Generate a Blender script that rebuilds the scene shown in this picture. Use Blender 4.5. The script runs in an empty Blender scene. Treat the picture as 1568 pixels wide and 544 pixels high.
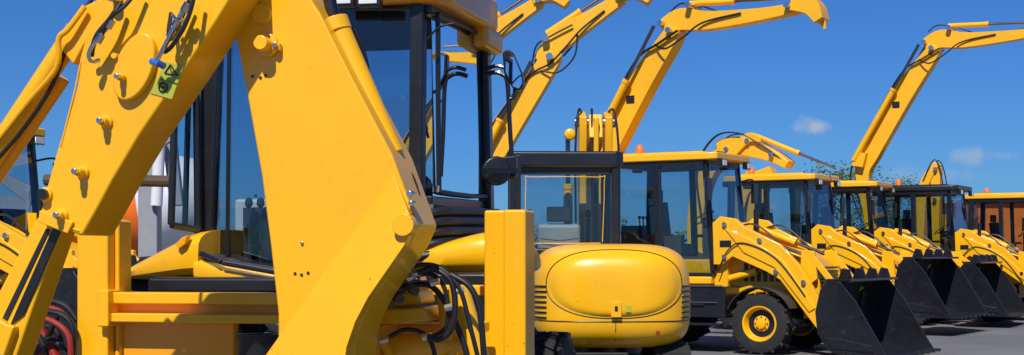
import bpy, bmesh, math, random
from mathutils import Vector, Matrix
random.seed(7)
V=Vector
scene=bpy.context.scene
F=2177.8; CH=1.45
scene.view_settings.view_transform='Standard'
scene.view_settings.look='None'
scene.view_settings.exposure=0

# ------------------------------------------------------------ materials
def mat(name,col,rough=.5,metal=0,coat=0,var=.12,vscale=3,bump=0.0,bscale=60,dirt=None,dirtamt=.0,chips=False):
    m=bpy.data.materials.new(name); m.use_nodes=True
    nt=m.node_tree; N=nt.nodes; L=nt.links
    b=N['Principled BSDF']
    b.inputs['Roughness'].default_value=rough; b.inputs['Metallic'].default_value=metal
    b.inputs['Coat Weight'].default_value=coat; b.inputs['Coat Roughness'].default_value=.08
    tc=N.new('ShaderNodeTexCoord')
    n=N.new('ShaderNodeTexNoise'); n.inputs['Scale'].default_value=vscale; n.inputs['Detail'].default_value=6
    L.new(tc.outputs['Object'],n.inputs['Vector'])
    r=N.new('ShaderNodeValToRGB'); r.color_ramp.elements[0].position=.3; r.color_ramp.elements[1].position=.7
    c=V(col)
    r.color_ramp.elements[0].color=(*(c*(1-var)),1); r.color_ramp.elements[1].color=(*[min(1,x) for x in c*(1+var*.4)],1)
    L.new(n.outputs['Fac'],r.inputs['Fac'])
    out=r.outputs['Color']
    if dirt:
        n2=N.new('ShaderNodeTexNoise'); n2.inputs['Scale'].default_value=14; n2.inputs['Detail'].default_value=10; n2.inputs['Roughness'].default_value=.75
        L.new(tc.outputs['Object'],n2.inputs['Vector'])
        mr=N.new('ShaderNodeMapRange'); mr.inputs['From Min'].default_value=.56; mr.inputs['From Max'].default_value=.78
        mr.inputs['To Max'].default_value=dirtamt
        L.new(n2.outputs['Fac'],mr.inputs['Value'])
        mx=N.new('ShaderNodeMix'); mx.data_type='RGBA'; mx.inputs['B'].default_value=(*dirt,1)
        L.new(mr.outputs['Result'],mx.inputs['Factor']); L.new(out,mx.inputs['A']); out=mx.outputs['Result']
        mr2=N.new('ShaderNodeMapRange'); mr2.inputs['To Min'].default_value=rough*.8; mr2.inputs['To Max'].default_value=min(1,rough*1.3)
        L.new(n2.outputs['Fac'],mr2.inputs['Value']); L.new(mr2.outputs['Result'],b.inputs['Roughness'])
    if chips:
        vo=N.new('ShaderNodeTexNoise'); vo.inputs['Scale'].default_value=38; vo.inputs['Detail'].default_value=3
        L.new(tc.outputs['Object'],vo.inputs['Vector'])
        mc=N.new('ShaderNodeMapRange'); mc.inputs['From Min'].default_value=.735; mc.inputs['From Max'].default_value=.76; mc.inputs['To Max'].default_value=.75
        L.new(vo.outputs['Fac'],mc.inputs['Value'])
        mx=N.new('ShaderNodeMix'); mx.data_type='RGBA'; mx.inputs['B'].default_value=(.16,.07,.02,1)
        L.new(mc.outputs['Result'],mx.inputs['Factor']); L.new(out,mx.inputs['A']); out=mx.outputs['Result']
    L.new(out,b.inputs['Base Color'])
    if bump>0:
        n3=N.new('ShaderNodeTexNoise'); n3.inputs['Scale'].default_value=bscale; n3.inputs['Detail'].default_value=4
        L.new(tc.outputs['Object'],n3.inputs['Vector'])
        bp=N.new('ShaderNodeBump'); bp.inputs['Strength'].default_value=bump; bp.inputs['Distance'].default_value=.01
        L.new(n3.outputs['Fac'],bp.inputs['Height']); L.new(bp.outputs['Normal'],b.inputs['Normal'])
    return m
def glassmat(name,tint,rough=.02,refl=1.5):
    m=bpy.data.materials.new(name); m.use_nodes=True
    nt=m.node_tree; N=nt.nodes; L=nt.links; N.clear()
    o=N.new('ShaderNodeOutputMaterial'); t=N.new('ShaderNodeBsdfTransparent'); t.inputs['Color'].default_value=(*tint,1)
    g=N.new('ShaderNodeBsdfGlossy'); g.inputs['Roughness'].default_value=rough; g.inputs['Color'].default_value=(.9,.95,1,1)
    f=N.new('ShaderNodeFresnel'); f.inputs['IOR'].default_value=refl
    x=N.new('ShaderNodeMixShader'); L.new(f.outputs[0],x.inputs[0]); L.new(t.outputs[0],x.inputs[1]); L.new(g.outputs[0],x.inputs[2])
    L.new(x.outputs[0],o.inputs['Surface']); return m
YEL=mat('yellow_paint',(.92,.455,.0015),.33,coat=.28,var=.07,vscale=1.6,bump=.05,bscale=5,dirt=(.5,.27,.03),dirtamt=.32,chips=True)
ORG=mat('amber_and_shaded_yellow',(.85,.36,.004),.35,coat=.3,var=.06,dirt=(.45,.25,.05),dirtamt=.25)  # roof's amber; also colours shade into the yellow rear web and panel
BLK=mat('black_paint',(.010,.011,.014),.35,coat=.2,var=.3,dirt=(.06,.055,.05),dirtamt=.35)
PLA=mat('black_plastic',(.016,.017,.02),.5,var=.3,bump=.1)
BKT=mat('bucket_steel_black',(.010,.011,.015),.33,var=.4,coat=.2,dirt=(.08,.07,.06),dirtamt=.55,bump=.1,bscale=12)
RUB=mat('tyre_rubber',(.018,.017,.016),.85,var=.3,dirt=(.10,.085,.07),dirtamt=.5,bump=.2)
HOS=mat('hose_rubber',(.012,.012,.014),.4,var=.2)
STL=mat('steel',(.6,.6,.6),.25,metal=1,var=.1)
ROD=mat('ram_rod_steel',(.2,.19,.18),.3,metal=1,var=.2)
GRY=mat('grey_paint',(.3,.31,.33),.5,var=.15,dirt=(.1,.09,.08),dirtamt=.4)
WHT=mat('white_paint',(.75,.76,.78),.4,var=.08,dirt=(.4,.37,.33),dirtamt=.4)
RED=mat('red_paint',(.32,.02,.012),.45,var=.3,dirt=(.06,.03,.02),dirtamt=.8)
ORR=mat('orange_paint',(.9,.17,.008),.5,var=.1)
BRN=mat('rusty_brown',(.09,.055,.035),.7,var=.4)
BLU=mat('blue_plastic',(.03,.15,.6),.4,var=.1)
OLV=mat('sticker_olive',(.42,.45,.04),.5,var=.1)
SEAT=mat('seat_fabric',(.04,.041,.046),.8,var=.3)
SGRY=mat('light_vinyl',(.4,.42,.44),.5,var=.1)
LAMP=mat('lamp_lens',(.75,.75,.72),.12,var=.05,coat=1)
GL=glassmat('tinted_glass',(.62,.72,.77),.02,1.75)
GLD=glassmat('dark_glass',(.55,.65,.71),.02,1.7)
MIR=mat('mirror_glass',(.75,.8,.85),.03,metal=1,var=.02)
LEAF=mat('foliage',(.11,.17,.04),.7,var=.5,vscale=1.2)
BARK=mat('bark',(.10,.07,.05),.9,var=.4)

# ------------------------------------------------------------ bmesh prims
def slab(bm,pts,vec):
    a=[bm.verts.new(V(p)) for p in pts]; b=[bm.verts.new(V(p)+V(vec)) for p in pts]
    n=len(a)
    bm.faces.new(a); bm.faces.new(b[::-1])
    for i in range(n): bm.faces.new((a[i],b[i],b[(i+1)%n],a[(i+1)%n]))
def sheet(bm,pts):
    bm.faces.new([bm.verts.new(V(p)) for p in pts])
def box(bm,c,s,rot=None):
    c=V(c); hx,hy,hz=[q/2 for q in s]
    R=rot if rot else Matrix.Identity(3)
    pts=[c+R@V((x,y,-hz)) for x,y in((-hx,-hy),(hx,-hy),(hx,hy),(-hx,hy))]
    slab(bm,pts,R@V((0,0,2*hz)))
def bx(bm,x0,x1,y0,y1,z0,z1): box(bm,((x0+x1)/2,(y0+y1)/2,(z0+z1)/2),(abs(x1-x0),abs(y1-y0),abs(z1-z0)))
def beam(bm,p,q,w,h,up=(0,0,1)):
    p=V(p);q=V(q);d=(q-p).normalized(); s=d.cross(V(up))
    if s.length<1e-3: s=d.cross(V((0,1,0)))
    s.normalize(); u=s.cross(d)
    pts=[p+s*a*w/2+u*b*h/2 for a,b in((-1,-1),(1,-1),(1,1),(-1,1))]
    slab(bm,pts,q-p)
def frame_of(d):
    d=V(d).normalized(); t=V((0,0,1)) if abs(d.z)<.9 else V((1,0,0))
    a=d.cross(t).normalized(); b=d.cross(a); return a,b,d
def lathe(bm,o,axis,prof,seg=24,cap=True):
    a,b,d=frame_of(axis); o=V(o); rings=[]
    for r,t in prof:
        rings.append([bm.verts.new(o+d*t+(a*math.cos(2*math.pi*i/seg)+b*math.sin(2*math.pi*i/seg))*max(r,.0005)) for i in range(seg)])
    for k in range(len(rings)-1):
        for i in range(seg):
            j=(i+1)%seg; bm.faces.new((rings[k][i],rings[k][j],rings[k+1][j],rings[k+1][i]))
    if cap: bm.faces.new(rings[0]); bm.faces.new(rings[-1][::-1])
def cyl(bm,p,q,r,r2=None,seg=18):
    p=V(p);q=V(q); lathe(bm,p,q-p,[(r,0),(r if r2 is None else r2,(q-p).length)],seg)
def cat(pts,n=6):
    pts=[V(p) for p in pts]; out=[]
    for i in range(len(pts)-1):
        p0=pts[max(i-1,0)];p1=pts[i];p2=pts[i+1];p3=pts[min(i+2,len(pts)-1)]
        for k in range(n):
            t=k/n
            out.append(.5*((2*p1)+(p2-p0)*t+(2*p0-5*p1+4*p2-p3)*t*t+(3*p1-p0-3*p2+p3)*t**3))
    out.append(pts[-1]); return out
def tube(bm,pts,r,seg=8,n=6,smooth=True):
    P_=cat(pts,n) if smooth and len(pts)>2 else [V(p) for p in pts]
    rings=[]; pa=None
    for i,p in enumerate(P_):
        d=(P_[min(i+1,len(P_)-1)]-P_[max(i-1,0)]).normalized()
        if pa is None: pa=frame_of(d)[0]
        a=(pa-d*pa.dot(d)); a=a.normalized() if a.length>1e-5 else frame_of(d)[0]
        b=d.cross(a); pa=a
        rings.append([bm.verts.new(p+(a*math.cos(2*math.pi*k/seg)+b*math.sin(2*math.pi*k/seg))*r) for k in range(seg)])
    for k in range(len(rings)-1):
        for i in range(seg):
            j=(i+1)%seg; bm.faces.new((rings[k][i],rings[k][j],rings[k+1][j],rings[k+1][i]))
    bm.faces.new(rings[0]); bm.faces.new(rings[-1][::-1])
def limb(bm,pts,y0,y1,n=5,rnd=True):
    """curved tapered box section in xz plane: pts (x,z,width)"""
    C=cat([(x,z,w) for x,z,w in pts],n); L=[];R=[]
    for i,c in enumerate(C):
        a=C[max(i-1,0)];b=C[min(i+1,len(C)-1)]
        d=V((b.x-a.x,b.y-a.y)).normalized(); nn=V((-d.y,d.x)); w=c.z/2
        L.append((c.x+nn.x*w,y0,c.y+nn.y*w)); R.append((c.x-nn.x*w,y0,c.y-nn.y*w))
    slab(bm,L+R[::-1],(0,y1-y0,0))
def ram(bmb,bmr,p,q,r,split=.6):
    p=V(p);q=V(q); m=p.lerp(q,split)
    cyl(bmb,p,m,r,seg=14); cyl(bmb,m-(m-p).normalized()*.05,m+(m-p).normalized()*.01,r*1.15,seg=14); cyl(bmr,m,q,r*.5,seg=10)
def wheel(bt,br,c,R,w,rim,seg=36,lugs=18,side=1,bd=None):
    c=V(c)
    lathe(bt,c,(0,1,0),[(rim,-w*.42),(rim*1.06,-w*.5),(R*.8,-w*.52),(R*.93,-w*.47),(R*.965,-w*.36),(R*.975,0),(R*.965,w*.36),(R*.93,w*.47),(R*.8,w*.52),(rim*1.06,w*.5),(rim,w*.42)],seg,cap=False)
    for i in range(lugs):
        for s in(-1,1):
            a=2*math.pi*(i+(.5 if s>0 else 0))/lugs
            rot=Matrix.Rotation(-a,3,'Y')@Matrix.Rotation(s*math.radians(32),3,'X')
            pos=c+Matrix.Rotation(-a,3,'Y')@V((R*.97,s*w*.25,0))
            box(bt,pos,(R*.09,w*.52,R*.085),rot)
    for s in(-1,1):
        lathe(br,c,(0,s,0),[(rim*1.03,w*.46),(rim*1.0,w*.48),(rim*.92,w*.46),(rim*.84,w*.3),(rim*.78,w*.12)],seg,cap=False)
        lathe(bd if bd is not None else br,c,(0,s,0),[(rim*.80,w*.11),(rim*.55,w*.10),(rim*.001,w*.10)],seg,cap=False)
        lathe(br,c,(0,s,0),[(rim*.45,w*.10),(rim*.45,w*.16),(rim*.30,w*.18),(rim*.28,w*.30),(rim*.16,w*.33),(.001,w*.33)],seg,cap=False)
        for k in range(8):
            a=k*math.pi/4; q=c+V((math.cos(a)*rim*.37,s*w*.16,math.sin(a)*rim*.37))
            cyl(bt,q,q+V((0,s*w*.06,0)),rim*.04,seg=6)

class Obj:
    def __init__(s,name,M):
        s.M=M.copy(); s.e=bpy.data.objects.new(name,None); scene.collection.objects.link(s.e); s.e.matrix_world=M; s.parts={}; s.e.empty_display_size=.3
    def b(s,name,m,bev=.008,seg=2):
        if name not in s.parts: s.parts[name]=(bmesh.new(),m,bev,seg)
        return s.parts[name][0]
    def done(s,world=False,ang=35):
        inv=s.M.inverted()
        for n,(bm,m,bev,seg) in s.parts.items():
            if world: bm.transform(inv)
            bmesh.ops.recalc_face_normals(bm,faces=bm.faces)
            me=bpy.data.meshes.new(n); bm.to_mesh(me); bm.free()
            me.materials.append(m)
            me.shade_smooth()
            me.set_sharp_from_angle(angle=math.radians(ang))
            o=bpy.data.objects.new(n,me); scene.collection.objects.link(o); o.parent=s.e
            if bev>0:
                md=o.modifiers.new('Bevel','BEVEL'); md.width=bev; md.segments=seg; md.limit_method='ANGLE'; md.angle_limit=math.radians(40)
                md.harden_normals=True
def pose(x,y,yaw,z=0,s=1): return Matrix.Translation((x,y,z))@Matrix.Rotation(math.radians(yaw),4,'Z')@Matrix.Scale(s,4)
def dup(src,name,M):
    e=bpy.data.objects.new(name,None); scene.collection.objects.link(e); e.matrix_world=M
    for c in src.e.children:
        o=c.copy(); scene.collection.objects.link(o); o.parent=e
    return e

# ------------------------------------------------------------ generic backhoe loader
def backhoe(x,y,yaw,boom='up',bs=1.0,roof=YEL,loader=0.0,darkcab=False,bz=0.0):
    B=Obj('backhoe_loader',pose(x,y,yaw))
    t=B.b('tyres',RUB,.0); r=B.b('wheel_rims',YEL,.0); rd=B.b('wheel_discs',BLK,0)
    for s in(-1,1):
        wheel(t,r,(0,s*.88,.70),.70,.42,.38,bd=rd)
        wheel(t,r,(2.15,s*.86,.45),.45,.30,.255,lugs=16,bd=rd)
    ch=B.b('chassis',BLK,.015)
    bx(ch,-1.1,2.6,-.38,.38,.5,.95); bx(ch,1.95,2.35,-.75,.75,.4,.55)
    bx(ch,.78,1.62,-.98,-.42,.52,.98); bx(ch,.78,1.5,.42,.95,.52,.98)
    bx(ch,.8,1.55,-1.0,-.9,.40,.44); bx(ch,.8,1.3,-1.02,-.8,.7,.73)
    st=B.b('step_edges',STL,.0); bx(st,.82,1.58,-1.005,-.99,.985,1.0); bx(st,.82,1.5,-1.01,-.995,.74,.755)
    bd=B.b('lower_body',YEL,.03)
    for s in(-1,1):
        pts=[(.86*math.cos(a),0,.70+.86*math.sin(a)) for a in [math.radians(k) for k in range(15,171,12)]]
        inn=[(.78*math.cos(a),0,.70+.78*math.sin(a)) for a in [math.radians(k) for k in range(15,171,12)]]
        y0=.62*s; slab(bd,[(p[0],y0,p[2]) for p in pts+inn[::-1]],(0,.46*s,0))
    bx(bd,-.55,1.25,-.6,.6,.95,1.38)
    bx(bd,.82,1.3,-.75,.75,1.0,1.12)
    hood=B.b('engine_hood',YEL,.04)
    slab(hood,[(1.27,-.44,.85),(1.27,-.44,1.68),(2.0,-.44,1.6),(2.72,-.44,1.42),(2.86,-.44,1.2),(2.86,-.44,.8)],(0,.88,0))
    gr=B.b('grille',BLK,.005)
    for k in range(8): bx(gr,2.855,2.885,-.36,.36,.86+k*.055,.89+k*.055)
    for k in range(7): bx(gr,1.7+k*.1,1.76+k*.1,-.455,.455,1.05,1.35)
    ex=B.b('exhaust',BLK,.0); cyl(ex,(1.6,.3,1.6),(1.6,.3,2.15),.04)
    # cab
    fr=B.b('cab_frame',BLK,.012)
    H=.66; xr=-.35; xm=.42; xf=1.22; zt=2.87
    for s in(-1,1):
        beam(fr,(xr-.03,s*H,1.35),(xr,s*H,zt),.11,.12); beam(fr,(xm,s*(H+.01),1.25),(xm-.05,s*H,zt),.08,.10)
        beam(fr,(xf+.08,s*H,1.2),(xf-.07,s*(H-.03),zt),.08,.08)
        beam(fr,(xr,s*H,1.40),(xm,s*H,1.36),.08,.16); beam(fr,(xm,s*H,1.12),(xf+.08,s*H,1.12),.08,.12)
        beam(fr,(xr,s*H,zt-.03),(xf-.07,s*H,zt-.03),.08,.1)
        beam(fr,(xm,s*(H+.03),1.75),(xm+.2,s*(H+.03),1.75),.03,.05)
    for (a,z) in((xr,1.4),(xr,zt-.03),(xf+.07,1.68),(xf-.07,zt-.03)): beam(fr,(a,-H,z),(a,H,z),.08,.08)
    g=B.b('cab_glass',GLD if darkcab else GL,.0)
    for s in(-1,1):
        sheet(g,[(xr,s*(H+.012),1.4),(xm,s*(H+.012),1.36),(xm-.04,s*(H+.006),zt),(xr,s*(H+.006),zt)])
        sheet(g,[(xm,s*(H+.012),1.15),(xf+.08,s*(H+.012),1.15),(xf-.07,s*(H-.02),zt),(xm-.04,s*(H+.006),zt)])
    sheet(g,[(xf+.1,-H,1.68),(xf+.1,H,1.68),(xf-.05,H,zt),(xf-.05,-H,zt)])
    sheet(g,[(xr-.02,-H,1.4),(xr-.02,H,1.4),(xr,H,zt),(xr,-H,zt)])
    rf=B.b('cab_roof',roof,.04)
    slab(rf,[(-.5,-.74,2.87),(1.22,-.74,2.87),(1.36,-.66,2.88),(1.36,.66,2.88),(1.22,.74,2.87),(-.5,.74,2.87)],(0,0,.11))
    slab(rf,[(-.3,-.6,2.97),(1.1,-.6,2.97),(1.1,.6,2.97),(-.3,.6,2.97)],(0,0,.045))
    lm=B.b('work_lamps',LAMP,.005); lh=B.b('lamp_housings',BLK,.005)
    for s in(-1,1):
        bx(lh,1.33,1.41,s*.5-.09,s*.5+.09,2.78,2.88); bx(lm,1.41,1.42,s*.5-.075,s*.5+.075,2.79,2.87)
        bx(lh,-.58,-.48,s*.5-.09,s*.5+.09,2.78,2.88)
    it=B.b('cab_interior',SEAT,.03)
    bx(it,.1,.6,-.26,.26,1.45,1.62); box(it,(.1,0,1.95),(.14,.5,.65),Matrix.Rotation(-.12,3,'Y')); box(it,(.05,0,2.38),(.1,.28,.18))
    bx(it,.95,1.2,-.25,.25,1.2,1.85); bx(it,.15,.7,-.5,-.36,1.4,1.75); cyl(it,(1.0,0,1.8),(.85,0,2.02),.03)
    bx(it,-.3,.2,-.55,-.3,1.4,1.9); bx(it,.75,1.15,.2,.55,1.4,2.0)
    lathe(it,(.84,0,2.02),(-.15,0,.22),[(.19,-.012),(.21,0),(.19,.012),(.175,0),(.19,-.012)],24,False)
    bx(it,-.3,1.2,-.55,.55,1.37,1.42)
    bx(it,-.3,1.1,-.6,.6,2.80,2.86)
    for k in range(4): cyl(it,(-.1,-.2+k*.13,1.4),(-.15,-.2+k*.13,2.0),.012,seg=6); lathe(it,(-.15,-.2+k*.13,2.0),(0,0,1),[(.01,0),(.03,.03),(.02,.06)],8)
    mi=B.b('mirrors',BLK,.01)
    for s in(-1,1):
        tube(mi,[(1.2,s*.68,2.6),(1.32,s*.9,2.62),(1.33,s*.92,2.3)],.014); box(mi,(1.33,s*.93,2.42),(.05,.18,.32))
        box(B.b('mirror_faces',MIR,0),(1.302,s*.93,2.42),(.006,.16,.29))
    lathe(B.b('beacon',ORR,0),(.0,-.5,3.01),(0,0,1),[(.065,0),(.06,.1),(.03,.14),(.001,.145)],14)
    mg=B.b('front_mudguards',PLA,.01)
    for s in(-1,1):
        A=[math.radians(k) for k in range(25,160,12)]
        po=[(2.15+.54*math.cos(a),s*.70,.45+.54*math.sin(a)) for a in A]; pi=[(2.15+.51*math.cos(a),s*.70,.45+.51*math.sin(a)) for a in A]
        slab(mg,po+pi[::-1],(0,s*.33,0))
    # loader arms
    la=B.b('loader_arms',YEL,.014); rb=B.b('ram_bodies',YEL,.0); rr=B.b('ram_rods',ROD,.0); pn=B.b('pins',STL,0)
    dz=loader
    for s in(-1,1):
        y0=s*.60
        slab(la,[(1.30,y0,1.92),(1.42,y0,2.02),(1.66,y0,1.98),(1.80,y0,1.86),(2.35,y0,1.60),(2.62,y0,1.32),(3.08,y0,.62+dz),(3.14,y0,.36+dz),(2.98,y0,.30+dz),(2.82,y0,.5+dz),(2.36,y0,1.08),(2.15,y0,1.20),(1.62,y0,1.42),(1.45,y0,1.30),(1.32,y0,1.30)],(0,s*.11,0))
        slab(la,[(1.5,y0+s*.11,1.84),(1.9,y0+s*.11,1.68),(2.4,y0+s*.11,1.38),(2.9,y0+s*.11,.68+dz),(2.8,y0+s*.11,.62+dz),(2.28,y0+s*.11,1.26),(1.8,y0+s*.11,1.48)],(0,s*.02,0))
        ym=y0-s*.08
        ram(rb,rr,(1.45,ym,1.9),(2.72,ym,1.42),.05,.55)
        ram(rb,rr,(1.35,ym,1.05),(2.3,ym,1.3),.055,.6)
        slab(la,[(2.62,ym-.03,1.52),(2.82,ym-.03,1.5),(2.86,ym-.03,1.1),(2.72,ym-.03,.98),(2.6,ym-.03,1.1)],(0,.06,0))
        beam(la,(2.78,ym,1.42),(3.18,ym,.92+dz),.05,.09)
        for q in((1.5,1.9),(2.72,1.05),(3.05,.42+dz),(1.5,1.42),(2.05,1.66),(2.3,1.2)): cyl(pn,(q[0],y0+s*.1,q[1]),(q[0],y0+s*.15,q[1]),.035)
        bx(la,1.28,1.5,s*.42,s*.60,.95,1.95)
        tube(B.b('hoses',HOS,0),[(1.5,ym+s*.04,1.8),(1.9,ym+s*.06,1.9),(2.3,ym+s*.05,1.62),(2.6,ym,1.3)],.014)
        tube(B.b('hoses',HOS,0),[(1.4,y0+s*.12,1.2),(1.55,y0+s*.14,1.5),(1.8,y0+s*.14,1.62),(2.3,y0+s*.14,1.4),(2.75,y0+s*.14,.85)],.010)
        bx(B.b('decals',BLK,0),1.42,1.60,y0+s*.11,y0+s*.114,1.56,1.66)
        bx(B.b('decals_white',WHT,0),1.62,1.70,y0+s*.11,y0+s*.114,1.72,1.80)
    bx(la,2.45,2.6,-.6,.6,1.0,1.15)
    # bucket
    bk=B.b('loader_bucket',BKT,.008)
    z0=dz
    outer=[(3.22,1.08),(3.12,.95),(3.05,.65),(3.08,.35),(3.22,.12),(3.45,.03),(4.1,.02)]
    inner=[(4.1,.045),(3.46,.065),(3.26,.15),(3.12,.38),(3.09,.65),(3.16,.93),(3.25,1.05)]
    slab(bk,[(a,-1.16,b+z0) for a,b in outer+inner],(0,2.32,0))
    for s in(-1,1):
        slab(bk,[(3.22,s*1.16,1.08+z0),(3.12,s*1.16,.95+z0),(3.05,s*1.16,.65+z0),(3.08,s*1.16,.35+z0),(3.22,s*1.16,.12+z0),(3.45,s*1.16,.03+z0),(4.1,s*1.16,.02+z0),(4.02,s*1.16,.14+z0),(3.62,s*1.16,.82+z0),(3.4,s*1.16,1.08+z0)],(0,s*.03,0))
        slab(bk,[(2.98,s*.58,.25+z0),(2.98,s*.58,.5+z0),(3.14,s*.58,1.0+z0),(3.2,s*.58,.9+z0),(3.1,s*.58,.3+z0)],(0,s*.16,0))
        slab(bk,[(3.16,s*1.19,.30+z0),(3.3,s*1.19,.14+z0),(3.9,s*1.19,.10+z0),(3.86,s*1.19,.2+z0),(3.4,s*1.19,.28+z0)],(0,s*.015,0))
    for k in range(8): box(bk,(4.14,-1.05+k*.3,.03+z0),(.16,.07,.035))
    for yy in(-.5,0,.5): slab(bk,[(3.0,yy,.3+z0),(3.1,yy,1.0+z0),(3.3,yy,1.2+z0),(3.36,yy,1.1+z0),(3.2,yy,1.0+z0)],(0,.04,0))
    bx(bk,3.2,3.55,-1.16,1.16,1.07+z0,1.11+z0)
    for yy in(-.95,-.3,.3,.9): slab(bk,[(3.3,yy,1.11+z0),(3.5,yy,1.11+z0),(3.46,yy,1.24+z0),(3.36,yy,1.26+z0)],(0,.05,0))
    # rear frame and stabilisers
    rfm=B.b('rear_frame',YEL,.015)
    bx(rfm,-1.18,-1.05,-1.1,1.1,.55,.72); bx(rfm,-1.18,-1.05,-1.1,1.1,.95,1.1)
    for s in(-1,1):
        bx(rfm,-1.22,-1.03,s*1.0,s*1.17,.35,1.65); bx(B.b('stabiliser_feet',BLK,.01),-1.3,-.95,s*.93,s*1.25,.2,.33)
    bx(rfm,-1.42,-1.18,-.2,.2,.5,1.5)
    # boom
    bo=B.b('backhoe_boom',YEL,.02); hs=B.b('hoses',HOS,0)
    if boom=='up':
        T=lambda x,z:(-1.25+(x+1.25)*bs,1.4+(z-1.4)*bs+bz)
        def LB(pts,a,b): limb(bo,[(*T(x,z),w*bs) for x,z,w in pts],a,b)
        LB([(-.75,1.2,.24),(-.86,1.9,.22),(-.98,2.6,.28),(-.86,3.05,.46),(-.60,3.5,.46),(-.1,4.3,.42),(.42,5.0,.30),(.5,5.15,.22)],-.15,.15)
        LB([(.28,5.20,.22),(.62,5.30,.36),(1.1,5.24,.30),(2.0,5.26,.20),(2.65,5.32,.15)],-.12,.12)
        def tp(x,y,z): q=T(x,z); return (q[0],y,q[1])
        limb(bo,[(*T(2.55,5.4),.24),(*T(2.85,5.32),.26),(*T(3.0,5.08),.14)],-.17,.17)
        limb(bo,[(*T(3.0,5.12),.12),(*T(3.06,4.95),.03)],-.03,.03)
        ram(rb,rr,tp(-1.12,-.26,2.9),tp(.22,-.26,5.2),.06*bs,.62)
        ram(rb,rr,tp(-1.12,.26,2.9),tp(.22,.26,5.2),.06*bs,.62)
        ram(rb,rr,tp(.75,0,5.56),tp(2.3,0,5.5),.05*bs,.5)
        for q in((-.95,3.0),(.45,5.12),(.3,5.25),(2.5,5.35),(.8,5.5)): cyl(pn,tp(q[0],-.24,q[1]),tp(q[0],.24,q[1]),.05*bs)
        slab(bo,[tp(-1.18,-.3,2.8),tp(-1.02,-.3,3.05),tp(-.85,-.3,3.05),tp(-.93,-.3,2.75)],(0,.6,0))
        bx(B.b('decals',BLK,0),*sorted((T(-.35,0)[0],T(-.2,0)[0])),-.158,-.151,T(0,3.95)[1],T(0,4.08)[1])
        for yy in(-.19,-.22,.19):
            tube(hs,[tp(-.95,yy,1.6),tp(-1.2,yy,2.3),tp(-1.15,yy*1.1,2.85),tp(-.9,yy*1.2,3.3),tp(-.5,yy,4.1),tp(-.1,yy,4.7),tp(.25,yy,4.9),tp(.62,yy,5.1)],.016)
        tube(hs,[tp(.2,-.2,4.9),tp(.45,-.3,4.8),tp(.75,-.25,4.98),tp(1.05,-.16,5.2),tp(1.7,-.14,5.3)],.016)
        tube(hs,[tp(.3,.2,5.5),tp(.5,.2,5.62),tp(.9,.18,5.53),tp(1.4,.14,5.36),tp(2.2,.1,5.4)],.014)
    elif boom=='fold':
        limb(bo,[(-1.35,1.2,.3),(-1.5,2.0,.36),(-1.45,2.7,.34),(-1.2,3.25,.22)],-.15,.15)
        limb(bo,[(-1.1,3.3,.22),(-1.75,2.9,.34),(-1.95,2.0,.26),(-2.0,1.2,.18)],-.2,.2)
        limb(B.b('backhoe_bucket',BKT,.01),[(-2.0,1.25,.2),(-1.75,.95,.5),(-1.6,.75,.3)],-.3,.3)
        ram(rb,rr,(-1.7,0,3.3),(-2.15,0,1.6),.05,.5)
        tube(hs,[(-1.4,.22,1.4),(-1.7,.24,2.3),(-1.5,.22,3.1),(-1.2,.2,3.4)],.018)
    elif boom=='over':
        limb(bo,[(-1.35,1.2,.3),(-1.4,2.0,.34),(-1.25,2.9,.36),(-.85,3.45,.3),(-.6,3.55,.2)],-.15,.15)
        limb(bo,[(-.9,3.62,.2),(-.45,3.62,.36),(.2,3.42,.26),(.6,3.2,.16)],-.19,.19)
        limb(bo,[(-.6,3.4,.2),(-.2,3.75,.2),(.1,3.7,.12)],-.26,-.2)
        ram(rb,rr,(-.1,0,3.8),(1.5,0,3.12),.05,.55)
        ram(rb,rr,(-1.5,.2,2.0),(-.95,.2,3.6),.06,.6)
        for q in((-.65,3.55),(-.2,3.7),(.3,3.4)): cyl(pn,(q[0],-.28,q[1]),(q[0],.28,q[1]),.05)
        for yy in(-.25,-.21,.22):
            tube(hs,[(-1.2,yy,2.2),(-1.3,yy,3.2),(-.9,yy*1.1,3.8),(-.4,yy,3.86),(.1,yy,3.6),(.5,yy*.7,3.3)],.014)
        limb(B.b('backhoe_bucket',BKT,.01),[(-1.6,1.3,.2),(-1.85,1.0,.45),(-1.7,.75,.3)],-.3,.3)
    elif boom=='mast':
        limb(bo,[(-1.35,1.1,.3),(-1.45,2.0,.3),(-1.42,2.9,.28),(-1.38,3.75,.22)],-.14,.14)
        limb(bo,[(-1.36,3.85,.16),(-1.72,3.2,.26),(-1.78,2.2,.22),(-1.8,1.3,.16)],-.18,.18)
        for q in((-1.38,3.7),(-1.4,2.9)): cyl(pn,(q[0],-.24,q[1]),(q[0],.24,q[1]),.05)
        ram(rb,rr,(-1.15,0,1.5),(-1.25,0,3.3),.055,.55)
        for yy in(-.2,.2): tube(hs,[(-1.2,yy,1.4),(-1.15,yy,2.4),(-1.2,yy,3.4),(-1.4,yy,3.95),(-1.7,yy,3.4)],.016)
        limb(B.b('backhoe_bucket',BKT,.01),[(-1.8,1.35,.2),(-2.0,1.0,.45),(-1.85,.75,.3)],-.3,.3)
    return B
b=backhoe(2.24,22.5,-31,'up',.94,bz=.05); b.done()
b2=backhoe(4.95,28.2,-33,'over',roof=YEL,loader=.3); b2.done()
b3=backhoe(6.75,30.9,-29,'fold',roof=YEL,loader=.2); b3.done()
b4=backhoe(9.0,32.6,-31,'up',1.12,roof=BLK,darkcab=True,loader=.25,bz=.55); b4.done()
b5=backhoe(12.4,36.8,-31,'mast',loader=.4); b5.done()
bl=dup(b3,'backhoe_loader',pose(-7.2,17.3,-24))

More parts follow.
